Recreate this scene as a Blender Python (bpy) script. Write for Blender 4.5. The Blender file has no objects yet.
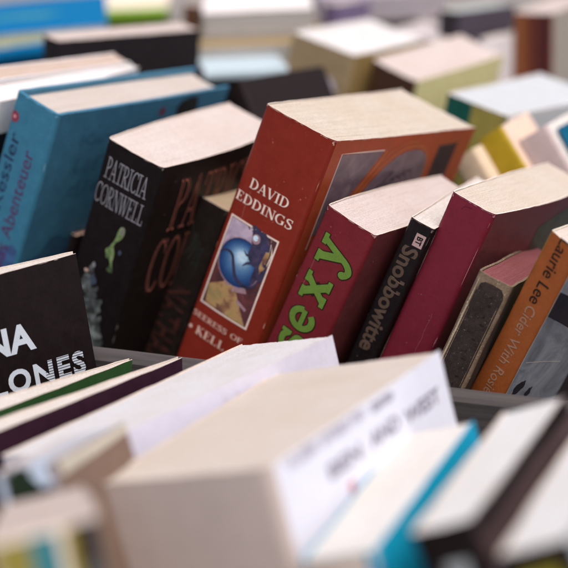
import bpy, math, random
from mathutils import Vector, Matrix, noise
# ------------------------------------------------------------------ set-up
scn = bpy.context.scene
COL = scn.collection
MM = 0.001
ZO = 1.25                      # camera height above the pavement (m)

# book geometry in millimetres: (spine-top centre), rotation (thickness axis, depth axis, up axis), sizes
GEOM = {
    'kessler': [-124.64,744.46,-173.38,0.7805,-0.5354,-0.3226,0.537,0.8385,-0.0923,0.3199,-0.1013,0.942,29.44,27.02,215.26,152.71],
    'cornwell': [-73.64,721.5,-193.33,0.8081,-0.4969,-0.3164,0.5123,0.8579,-0.0388,0.2907,-0.1307,0.9478,35.4,35.18,202.27,112.19],
    'eddings': [7.81,703.77,-173.35,0.7736,-0.5572,-0.3017,0.5394,0.8289,-0.1478,0.3325,-0.0484,0.9419,42.72,50.86,205.54,146.22],
    'sexy': [31.95,675.04,-213.61,0.7695,-0.5124,-0.3811,0.523,0.8481,-0.0842,0.3664,-0.1345,0.9207,28.81,17.17,180.72,113.09],
    'snob': [65.64,676.93,-215.65,0.8423,-0.4042,-0.3566,0.406,0.9109,-0.0735,0.3545,-0.0829,0.9314,12.45,12.41,181.66,108.0],
    'maroon': [88.62,671.94,-204.28,0.7841,-0.524,-0.3325,0.5124,0.8489,-0.1296,0.3502,-0.0688,0.9341,23.94,26.97,182.06,128.61],
    'old': [96.98,643.49,-231.74,0.8416,-0.4219,-0.3371,0.3871,0.9066,-0.1683,0.3766,0.0112,0.9263,17.13,14.7,155.34,97.98],
    'orange': [124.16,628.35,-208.43,0.6681,-0.6341,-0.3893,0.6731,0.738,-0.0469,0.3171,-0.2307,0.9199,16.7,16.7,193.76,108.0],
    'inner': [-37.38,748.09,-227.02,0.7961,-0.5235,-0.3036,0.5015,0.8515,-0.1534,0.3388,-0.0301,0.9404,21.16,25.13,167.38,47.99],
    'pale': [-171.72,777.19,-167.83,0.785,-0.5279,-0.3242,0.5294,0.8434,-0.0914,0.3217,-0.0999,0.9416,13.0,13.1,225.44,140.0],
    'tuck': [-116.2,777.99,-253.37,0.8167,-0.4804,-0.3198,0.4907,0.8697,-0.0535,0.3038,-0.1132,0.946,8.01,15.73,146.68,29.82],
    'palewhite': [-152.44,759.56,-172.82,0.8136,-0.4529,-0.3646,0.4598,0.885,-0.0731,0.3558,-0.1082,0.9283,15.44,5.6,225.33,139.39],
    'cyc': [-193.89,615.14,-235.62,0.4227,-0.9014,0.0944,0.897,0.4309,0.0986,-0.1296,0.043,0.9906,16.76,5.42,205.51,107.25],
    'green': [-170.31,517.73,-258.87,0.8002,-0.5996,-0.012,0.5964,0.7976,-0.09,0.0635,0.0649,0.9959,16.1,2.4,166.88,164.83],
    'purple': [-145.18,505.57,-255.29,0.8077,-0.5877,0.0479,0.5896,0.8039,-0.0789,0.0079,0.092,0.9957,11.94,2.55,172.14,164.93],
    'white': [-91.54,503.96,-250.77,0.784,-0.5405,0.3054,0.5786,0.8144,-0.0439,-0.225,0.2111,0.9512,43.52,52.8,184.58,159.77],
    'speck': [-86.92,445.1,-227.14,0.8956,-0.2743,0.3503,0.3476,0.9228,-0.1663,-0.2776,0.2707,0.9218,23.05,23.32,216.8,54.0],
    'lowleft': [-65.98,361.89,-203.25,0.9671,0.209,0.1449,-0.1514,0.931,-0.3321,-0.2043,0.2993,0.932,30.37,23.7,226.91,69.45],
    'cream': [-34.85,448.97,-231.56,0.8513,-0.4243,0.3086,0.466,0.8817,-0.0733,-0.241,0.2062,0.9484,71.87,77.04,197.47,137.56],
    'blue': [16.57,411.46,-240.24,0.8714,-0.3453,0.3486,0.3791,0.9248,-0.0315,-0.3115,0.1596,0.9368,26.52,29.41,204.65,108.74],
    'grey': [45.72,389.78,-217.84,0.8438,-0.3336,0.4204,0.3947,0.9165,-0.0649,-0.3636,0.2207,0.905,19.97,23.59,232.83,111.62],
    'right': [68.57,366.1,-211.24,0.8249,-0.3309,0.4582,0.3965,0.9166,-0.052,-0.4028,0.2246,0.8873,21.23,21.24,246.0,108.0],
    'black': [-147.75,945.44,-177.87,0.5996,-0.7973,-0.0697,0.7969,0.6028,-0.0406,0.0744,-0.0312,0.9967,20.94,22.44,212.76,106.9],
    'dark': [-30.65,897.07,-197.25,0.6975,-0.5118,0.5016,0.6175,0.7844,-0.0584,-0.3635,0.3505,0.8631,12.0,11.52,219.93,84.0],
    'mustard': [26.18,995.52,-191.58,0.8125,-0.5437,-0.2101,0.5453,0.8364,-0.0556,0.206,-0.0694,0.9761,50.93,48.37,197.11,102.03],
    'pink': [72.67,980.75,-206.43,0.6939,-0.6789,-0.24,0.7064,0.7064,0.044,0.1397,-0.2,0.9698,38.58,38.48,189.67,94.78],
    'darkgrey': [123.72,1129.22,-192.92,0.8429,-0.5381,-0.0032,0.5362,0.8404,-0.0789,0.0452,0.0647,0.9969,15.49,15.04,194.22,107.04],
    'orange2': [182.56,1101.2,-189.73,0.8878,-0.457,0.0541,0.4587,0.8882,-0.0243,-0.037,0.0464,0.9982,29.95,29.17,202.13,110.88],
    'bigwhite': [116.97,893.02,-208.89,0.746,-0.6424,-0.1756,0.6419,0.7638,-0.0675,0.1775,-0.0624,0.9821,44.24,52.58,177.35,119.21],
    'yellow': [118.04,840.95,-213.86,0.7395,-0.3183,0.5932,0.4293,0.9017,-0.0515,-0.5185,0.2927,0.8034,16.84,16.84,215.91,52.0],
    'greybook': [142.57,839.91,-213.66,0.7487,-0.331,0.5744,0.4413,0.8954,-0.0593,-0.4947,0.2979,0.8164,19.68,19.68,211.41,52.0],
    'beige': [102.52,834.86,-224.95,0.7349,-0.3421,0.5856,0.4594,0.8863,-0.0588,-0.4989,0.3122,0.8085,15.89,15.89,200.8,52.0],
    'cyan': [165.49,837.2,-204.82,0.7649,-0.3488,0.5416,0.4473,0.8926,-0.0569,-0.4635,0.2857,0.8387,22.49,22.49,216.43,45.0],
    'bluelie': [-127.42,1078.94,-199.06,-0.069,-0.0352,0.997,-0.99,-0.1211,-0.0728,0.1233,-0.992,-0.0265,9.15,8.51,121.62,109.99],
    'bluelow': [-265.58,1059.46,-221.75,-0.1217,-0.0002,0.9926,-0.0628,0.998,-0.0075,-0.9906,-0.0633,-0.1214,9.37,9.37,110.0,110.0],
    'stackup': [17.54,1197.6,-193.77,-0.0375,0.0007,0.9993,0.0341,-0.9994,0.002,0.9987,0.0342,0.0375,21.24,22.48,79.97,120.0],
    'stacklow': [22.47,1175.24,-211.17,-0.0379,-0.0008,0.9993,0.0375,-0.9993,0.0006,0.9986,0.0375,0.0379,17.93,17.86,86.59,120.0],
    'green2': [-157.75,1232.96,-215.89,-0.0459,0.0014,0.9989,-0.0246,0.9997,-0.0025,-0.9986,-0.0247,-0.0458,10.87,10.87,62.49,100.0],
    'lilac': [123.65,1282.76,-197.32,-0.0392,-0.0011,0.9992,0.03,-0.9995,0.0001,0.9988,0.03,0.0392,18.38,18.75,100.2,100.0],
    'brown': [-72.57,1154.32,-192.4,0.8231,-0.5679,-0.0079,0.5667,0.8222,-0.0538,0.037,0.0398,0.9985,13.64,13.64,197.19,105.0],
    'rosy': [96.74,1110.05,-207.63,0.8872,-0.4295,-0.1687,0.4254,0.9029,-0.0618,0.1789,-0.017,0.9837,36.39,34.18,181.2,97.96],
    'blueish': [-53.19,995.12,-213.79,-0.0313,0.0479,0.9984,-0.148,0.9876,-0.0521,-0.9885,-0.1494,-0.0239,6.9,6.9,56.62,60.0],
    'whitethin': [145.62,1081.99,-204.91,0.8284,-0.5588,0.0378,0.5601,0.8268,-0.0524,-0.0019,0.0645,0.9979,10.12,10.12,186.1,80.0],
    'violet': [34.97,1144.64,-190.04,0.8357,-0.549,0.0112,0.5488,0.8343,-0.0524,0.0195,0.0499,0.9986,12.36,12.36,200.46,90.0]}

def lin(c):
    if isinstance(c, str):
        c = tuple(int(c[i:i+2], 16) / 255 for i in (0, 2, 4))
    return tuple((v / 12.92 if v <= .04045 else ((v + .055) / 1.055) ** 2.4) for v in c) + (1,)

# ------------------------------------------------------------------ materials
MATS = {}
def nodes(name):
    m = bpy.data.materials.new(name); m.use_nodes = True
    nt = m.node_tree
    return m, nt, nt.nodes['Principled BSDF'], nt.nodes, nt.links

def N(ns, typ, **kw):
    n = ns.new(typ)
    for k, v in kw.items():
        if k in n.inputs: n.inputs[k].default_value = v
        else: setattr(n, k, v)
    return n

def ramp(ns, stops):
    r = ns.new('ShaderNodeValToRGB'); e = r.color_ramp.elements
    while len(e) < len(stops): e.new(.5)
    for el, (p, c) in zip(e, stops): el.position = p; el.color = c
    return r

def ink(col, rough=.5, var=.12, scale=160, bump=.03, worn=None, worn_amt=.0, name=None, spec=.22):
    """printed card: flat ink with fine mottling, faint scuffs and, if asked, worn flecks"""
    key = (col, rough, var, scale, worn, worn_amt, spec)
    if key in MATS: return MATS[key]
    m, nt, p, ns, L = nodes(name or 'printed_card')
    tc = N(ns, 'ShaderNodeTexCoord')
    n1 = N(ns, 'ShaderNodeTexNoise', Scale=scale, Detail=3, Roughness=.7); L.new(tc.outputs['Object'], n1.inputs['Vector'])
    n2 = N(ns, 'ShaderNodeTexNoise', Scale=scale * 9, Detail=1, Roughness=.6); L.new(tc.outputs['Object'], n2.inputs['Vector'])
    c = lin(col); k = min(1, max(0, (min(c[:3]) - .12) / .35)); k = .56 + .44 * k * k * (3 - 2 * k)     # saturated inks on old card are dull
    c = tuple(v * k for v in c[:3]) + (1,)
    lo = tuple(max(0, v * (1 - var)) for v in c[:3]) + (1,); hi = tuple(min(1, v * (1 + var) + var * .012) for v in c[:3]) + (1,)
    add = N(ns, 'ShaderNodeMath', operation='ADD'); L.new(n1.outputs['Fac'], add.inputs[0]); L.new(n2.outputs['Fac'], add.inputs[1])
    r = ramp(ns, [(.36, lo), (.64, hi)])
    half = N(ns, 'ShaderNodeMath', operation='MULTIPLY'); half.inputs[1].default_value = .5
    L.new(add.outputs[0], half.inputs[0]); L.new(half.outputs[0], r.inputs['Fac'])
    out = r.outputs['Color']
    if worn:
        n3 = N(ns, 'ShaderNodeTexNoise', Scale=scale * 2.2, Detail=5, Roughness=.78); L.new(tc.outputs['Object'], n3.inputs['Vector'])
        rr = ramp(ns, [(.66 - worn_amt, (0, 0, 0, 1)), (.72 - worn_amt, (1, 1, 1, 1))]); L.new(n3.outputs['Fac'], rr.inputs['Fac'])
        mx = N(ns, 'ShaderNodeMix', data_type='RGBA'); L.new(rr.outputs['Color'], mx.inputs['Factor'])
        L.new(out, mx.inputs['A']); mx.inputs['B'].default_value = lin(worn); out = mx.outputs['Result']
    L.new(out, p.inputs['Base Color'])
    rr2 = N(ns, 'ShaderNodeMapRange'); rr2.inputs['To Min'].default_value = rough - .1; rr2.inputs['To Max'].default_value = rough + .14
    L.new(n1.outputs['Fac'], rr2.inputs['Value']); L.new(rr2.outputs['Result'], p.inputs['Roughness'])
    p.inputs['Specular IOR Level'].default_value = spec if max(c[:3]) > .05 else spec * .55
    b = N(ns, 'ShaderNodeBump', Strength=.25, Distance=bump * MM * 8); L.new(n1.outputs['Fac'], b.inputs['Height']); L.new(b.outputs['Normal'], p.inputs['Normal'])
    MATS[key] = m
    return m

def paper(col, dark, name='page_paper', contrast=1.0):
    """edges of a block of leaves: hair-fine lines that run along the leaves, plus yellowing in patches"""
    key = ('paper', col, dark, contrast)
    if key in MATS: return MATS[key]
    m, nt, p, ns, L = nodes(name)
    tc = N(ns, 'ShaderNodeTexCoord'); mp = N(ns, 'ShaderNodeMapping'); mp.inputs['Scale'].default_value = (3000, 55, 55)
    L.new(tc.outputs['Object'], mp.inputs['Vector'])
    n1 = N(ns, 'ShaderNodeTexNoise', Scale=1, Detail=4, Roughness=.7); L.new(mp.outputs[0], n1.inputs['Vector'])
    n2 = N(ns, 'ShaderNodeTexNoise', Scale=38, Detail=3, Roughness=.6); L.new(tc.outputs['Object'], n2.inputs['Vector'])
    n3 = N(ns, 'ShaderNodeTexNoise', Scale=1300, Detail=2); L.new(tc.outputs['Object'], n3.inputs['Vector'])
    wb = (.765, .80, .83)
    c = tuple(v * b for v, b in zip(lin(col), wb)) + (1,); d = tuple((v * .6 + u * .4) * b for v, u, b in zip(lin(dark), lin(col), wb)) + (1,)
    r = ramp(ns, [(.28, d), (.28 + .32 / contrast, c)]); L.new(n1.outputs['Fac'], r.inputs['Fac'])
    mx = N(ns, 'ShaderNodeMix', data_type='RGBA', blend_type='MULTIPLY')
    r2 = ramp(ns, [(.3, (.93, .89, .84, 1)), (.62, (1, 1, 1, 1))]); L.new(n2.outputs['Fac'], r2.inputs['Fac'])
    mx.inputs['Factor'].default_value = .7; L.new(r.outputs['Color'], mx.inputs['A']); L.new(r2.outputs['Color'], mx.inputs['B'])
    mx2 = N(ns, 'ShaderNodeMix', data_type='RGBA', blend_type='MULTIPLY'); mx2.inputs['Factor'].default_value = .8
    r3 = ramp(ns, [(.34, (.76, .74, .72, 1)), (.6, (1, 1, 1, 1))]); L.new(n3.outputs['Fac'], r3.inputs['Fac'])
    L.new(mx.outputs['Result'], mx2.inputs['A']); L.new(r3.outputs['Color'], mx2.inputs['B'])
    L.new(mx2.outputs['Result'], p.inputs['Base Color'])
    p.inputs['Roughness'].default_value = .9; p.inputs['Specular IOR Level'].default_value = .15
    b = N(ns, 'ShaderNodeBump', Strength=.35, Distance=.15 * MM); L.new(n1.outputs['Fac'], b.inputs['Height']); L.new(b.outputs['Normal'], p.inputs['Normal'])
    MATS[key] = m
    return m

def wood(col, dark, name, along=(6, 90, 90), scale=1.0):
    m, nt, p, ns, L = nodes(name)
    tc = N(ns, 'ShaderNodeTexCoord'); mp = N(ns, 'ShaderNodeMapping'); mp.inputs['Scale'].default_value = along
    L.new(tc.outputs['Object'], mp.inputs['Vector'])
    n1 = N(ns, 'ShaderNodeTexNoise', Scale=scale, Detail=8, Roughness=.65); n1.inputs['Distortion'].default_value = .8
    L.new(mp.outputs[0], n1.inputs['Vector'])
    r = ramp(ns, [(.32, lin(dark)), (.66, lin(col))]); L.new(n1.outputs['Fac'], r.inputs['Fac'])
    L.new(r.outputs['Color'], p.inputs['Base Color']); p.inputs['Roughness'].default_value = .8
    b = N(ns, 'ShaderNodeBump', Strength=.5, Distance=.6 * MM); L.new(n1.outputs['Fac'], b.inputs['Height']); L.new(b.outputs['Normal'], p.inputs['Normal'])
    return m

def paint(stops, scale, name, stretch=(1, 1, 1), rough=.5):
    """a printed illustration: patches of several inks"""
    m, nt, p, ns, L = nodes(name)
    tc = N(ns, 'ShaderNodeTexCoord'); mp = N(ns, 'ShaderNodeMapping'); mp.inputs['Scale'].default_value = stretch
    L.new(tc.outputs['Object'], mp.inputs['Vector'])
    n1 = N(ns, 'ShaderNodeTexNoise', Scale=scale, Detail=6, Roughness=.65); n1.inputs['Distortion'].default_value = 1.2
    L.new(mp.outputs[0], n1.inputs['Vector'])
    r = ramp(ns, [(q, lin(c)) for q, c in stops]); L.new(n1.outputs['Fac'], r.inputs['Fac'])
    L.new(r.outputs['Color'], p.inputs['Base Color']); p.inputs['Roughness'].default_value = rough
    return m

# ------------------------------------------------------------------ flat lettering and art (2-D polygons, x right, y DOWN)
def ribbon(pts, widths):
    """quads along a polyline, widths per point (full)"""
    n = len(pts)
    if isinstance(widths, (int, float)): widths = [widths] * n
    L, R = [], []
    for i in range(n):
        a = pts[max(0, i - 1)]; b = pts[min(n - 1, i + 1)]
        dx, dy = b[0] - a[0], b[1] - a[1]; l = math.hypot(dx, dy) or 1
        nx, ny = -dy / l * widths[i] / 2, dx / l * widths[i] / 2
        L.append((pts[i][0] + nx, pts[i][1] + ny)); R.append((pts[i][0] - nx, pts[i][1] - ny))
    return [[L[i], L[i + 1], R[i + 1], R[i]] for i in range(n - 1)]

def arc(cx, cy, rx, ry, a0, a1, n=14):
    return [(cx + rx * math.cos(math.radians(a0 + (a1 - a0) * i / n)), cy + ry * math.sin(math.radians(a0 + (a1 - a0) * i / n))) for i in range(n + 1)]

def spline(pts, n=6):
    out = []
    P = [pts[0]] + list(pts) + [pts[-1]]
    for i in range(1, len(P) - 2):
        for k in range(n):
            t = k / n
            out.append(tuple(.5 * (2 * P[i][j] + (P[i + 1][j] - P[i - 1][j]) * t + (2 * P[i - 1][j] - 5 * P[i][j] + 4 * P[i + 1][j] - P[i + 2][j]) * t * t
                       + (3 * P[i][j] - P[i - 1][j] - 3 * P[i + 1][j] + P[i + 2][j]) * t ** 3) for j in (0, 1)))
    out.append(pts[-1])
    return out

def by_dir(pts, thin, thick):
    """stroke width of a broad pen: thick where the stroke runs upright"""
    w = []
    for i in range(len(pts)):
        a = pts[max(0, i - 1)]; b = pts[min(len(pts) - 1, i + 1)]
        dx, dy = b[0] - a[0], b[1] - a[1]; l = math.hypot(dx, dy) or 1
        w.append(thin + (thick - thin) * (abs(dy) / l) ** 1.5)
    return w

def serif_glyph(ch, T, t, s):
    """one roman capital, cap height 1, y UP; returns (polygons, advance)"""
    P = []
    def st(a, b, w): P.extend(ribbon([a, b], w))
    def bar(x, y, wd): P.extend(ribbon([(x - wd / 2, y), (x + wd / 2, y)], t * .9))
    def cv(pts): P.extend(ribbon(pts, by_dir(pts, t, T)))
    h = t * .45
    if ch == 'D':
        st((.15, 0), (.15, 1), T); st((0, h), (.3, h), t); st((0, 1 - h), (.3, 1 - h), t); cv(arc(.28, .5, .42, .5 - h, 90, -90)); adv = .82
    elif ch == 'A':
        st((.08, 0), (.38, 1), t); st((.37, 1), (.68, 0), T); st((.17, .33), (.56, .33), t); bar(.08, h, s); bar(.68, h, s * 1.1); adv = .82
    elif ch == 'V':
        st((.06, 1), (.36, 0), T); st((.37, 0), (.66, 1), t); bar(.06, 1 - h, s * 1.1); bar(.66, 1 - h, s); adv = .76
    elif ch == 'I':
        st((.15, 0), (.15, 1), T); bar(.15, h, s * 1.3); bar(.15, 1 - h, s * 1.3); adv = .36
    elif ch in 'EFL':
        st((.14, 0), (.14, 1), T); bar(.14, 1 - h, s * 1.2)
        if ch != 'F': st((.0, h), (.56, h), t); st((.56, 0), (.58, .26), t)
        else: bar(.14, h, s * 1.2)
        if ch != 'L': st((.0, 1 - h), (.54, 1 - h), t); st((.54, 1), (.55, .76), t); st((.14, .52), (.4, .52), t); st((.4, .4), (.4, .64), t)
        adv = .66
    elif ch == 'N':
        st((.12, 0), (.12, 1), t); st((.12, 1), (.68, 0), T); st((.68, 0), (.68, 1), t); bar(.12, h, s); bar(.08, 1 - h, s); bar(.68, 1 - h, s); adv = .82
    elif ch == 'G':
        cv(arc(.42, .5, .36, .5 - h, 48, 320, 22)); st((.68, 0.06), (.68, .42), T); bar(.66, .42, s * 1.1); st((.68, .72), (.68, 1), t); adv = .86
    elif ch == 'C':
        cv(arc(.42, .5, .36, .5 - h, 48, 318, 22)); st((.67, .72), (.67, .99), t); adv = .76
    elif ch == 'O':
        cv(arc(.42, .5, .36, .5 - h, 0, 360, 28)); adv = .86
    elif ch == 'S':
        q = spline([(.5, .74), (.47, .93), (.28, .975), (.1, .88), (.1, .7), (.3, .53), (.48, .38), (.5, .17), (.3, .025), (.1, .08), (.05, .28)])
        P.extend(ribbon(q, [t + (T - t) * math.sin(math.pi * i / (len(q) - 1)) ** 2 for i in range(len(q))])); st((.5, .72), (.5, 1), t); st((.05, 0), (.05, .3), t); adv = .62
    elif ch in 'PRB':
        st((.14, 0), (.14, 1), T); bar(.14, h, s * 1.2); st((0, 1 - h), (.3, 1 - h), t); st((.14, .48), (.3, .48), t); cv(arc(.28, .74, .28, .26 - h, 90, -90, 12)); adv = .64
        if ch == 'R': st((.3, .48), (.62, 0), T); bar(.64, h, s * .7); adv = .74
    elif ch == 'T':
        st((.34, 0), (.34, 1), T); bar(.34, h, s * 1.3); st((.03, 1 - h), (.65, 1 - h), t); st((.04, 1), (.03, .74), t); st((.64, 1), (.65, .74), t); adv = .7
    elif ch == 'W':
        st((.06, 1), (.28, 0), T); st((.28, 0), (.5, 1), t); st((.46, 1), (.7, 0), T); st((.7, 0), (.92, 1), t); bar(.06, 1 - h, s); bar(.47, 1 - h, s); bar(.92, 1 - h, s); adv = 1.02
    elif ch == 'K':
        st((.14, 0), (.14, 1), T); bar(.14, h, s * 1.2); bar(.14, 1 - h, s * 1.2); st((.14, .4), (.58, 1), t); st((.28, .58), (.64, 0), T); bar(.58, 1 - h, s); bar(.66, h, s); adv = .78
    elif ch == '*':
        P.append([(.2 + .13 * math.cos(k * math.pi / 5), .45 + .13 * math.sin(k * math.pi / 5)) for k in range(10)]); adv = .5
    else: adv = .4
    return P, adv

def serif_text(txt, width, height, T=.17, t=.06, s=.26, track=.06):
    """polygons (y down, top-left origin) fitted to width x height"""
    x = 0; out = []
    for ch in txt:
        g, adv = serif_glyph(ch, T, t, s)
        out += [[(px + x, 1 - py) for px, py in q] for q in g]; x += adv + track
    x -= track
    return [[(px / x * width, py * height) for px, py in q] for q in out]

_dg = None
def font_text(txt, width, height, fat=0.0, space=1.0):
    """built-in sans, fitted to width x height, y down from the top of the letters"""
    cu = bpy.data.curves.new('lettering', 'FONT'); cu.body = txt; cu.size = 1; cu.offset = fat; cu.resolution_u = 4; cu.space_character = space
    ob = bpy.data.objects.new('lettering', cu); COL.objects.link(ob)
    dg = bpy.context.evaluated_depsgraph_get(); me = ob.evaluated_get(dg).to_mesh()
    V = [(v.co.x, v.co.y) for v in me.vertices]
    polys = [[V[i] for i in p.vertices] for p in me.polygons]
    ob.evaluated_get(dg).to_mesh_clear(); bpy.data.objects.remove(ob); bpy.data.curves.remove(cu)
    x0 = min(v[0] for v in V); x1 = max(v[0] for v in V); y0 = min(v[1] for v in V); y1 = max(v[1] for v in V)
    return [[((x - x0) / (x1 - x0) * width, (y1 - y) / (y1 - y0) * height) for x, y in q] for q in polys]

def xf(polys, o=(0, 0), x=(1, 0), y=(0, 1)):
    return [[(o[0] + px * x[0] + py * y[0], o[1] + px * x[1] + py * y[1]) for px, py in q] for q in polys]
UP = dict(x=(0, -1), y=(1, 0))       # reads bottom to top
DOWN = dict(x=(0, 1), y=(-1, 0))     # reads top to bottom
def rect(x0, y0, x1, y1, nx=1, ny=1):
    return [[(x0 + (x1 - x0) * (i + a) / nx, y0 + (y1 - y0) * (j + b) / ny) for a, b in ((0, 0), (1, 0), (1, 1), (0, 1))] for i in range(nx) for j in range(ny)]
def frame(x0, y0, x1, y1, w):
    return rect(x0, y0, x1, y0 + w, 8, 1) + rect(x0, y1 - w, x1, y1, 8, 1) + rect(x0, y0 + w, x0 + w, y1 - w, 1, 8) + rect(x1 - w, y0 + w, x1, y1 - w, 1, 8)
def disc(cx, cy, rx, ry, n=26, a0=0):
    ring = arc(cx, cy, rx, ry, a0, a0 + 360, n)
    return [[(cx, cy), ring[i], ring[i + 1]] for i in range(n)]
def blob(cx, cy, rx, ry, seed, rough=.35, n=26):
    ring = []
    for i in range(n):
        a = 2 * math.pi * i / n
        k = 1 + rough * noise.noise(Vector((math.cos(a) * 1.7 + seed * 7.3, math.sin(a) * 1.7, seed)))
        ring.append((cx + rx * k * math.cos(a), cy + ry * k * math.sin(a)))
    return [[(cx, cy), ring[i], ring[(i + 1) % n]] for i in range(n)]

# ------------------------------------------------------------------ mesh assembly
class MB:
    def __init__(s): s.v, s.f, s.m, s.mats, s.smooth = [], [], [], [], []
    def mi(s, mat):
        if mat not in s.mats: s.mats.append(mat)
        return s.mats.index(mat)
    def add(s, verts, faces, mat, smooth=False):
        b = len(s.v); s.v += verts; k = s.mi(mat)
        for f in faces: s.f.append([i + b for i in f]); s.m.append(k); s.smooth.append(smooth)
    def box(s, x0, y0, z0, x1, y1, z1, mat, M=None):
        v = [Vector((x, y, z)) for x in (x0, x1) for y in (y0, y1) for z in (z0, z1)]
        if M: v = [M @ q for q in v]
        s.add([tuple(q) for q in v], [(0, 1, 3, 2), (4, 6, 7, 5), (0, 4, 5, 1), (2, 3, 7, 6), (0, 2, 6, 4), (1, 5, 7, 3)], mat)
    def build(s, name, parent=None):
        me = bpy.data.meshes.new(name)
        me.from_pydata([tuple(c * MM for c in v) for v in s.v], [], s.f)
        for mt in s.mats: me.materials.append(mt)
        for p, k, sm in zip(me.polygons, s.m, s.smooth): p.material_index = k; p.use_smooth = sm
        me.update()
        o = bpy.data.objects.new(name, me); COL.objects.link(o)
        if parent: o.parent = parent
        return o

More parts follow.
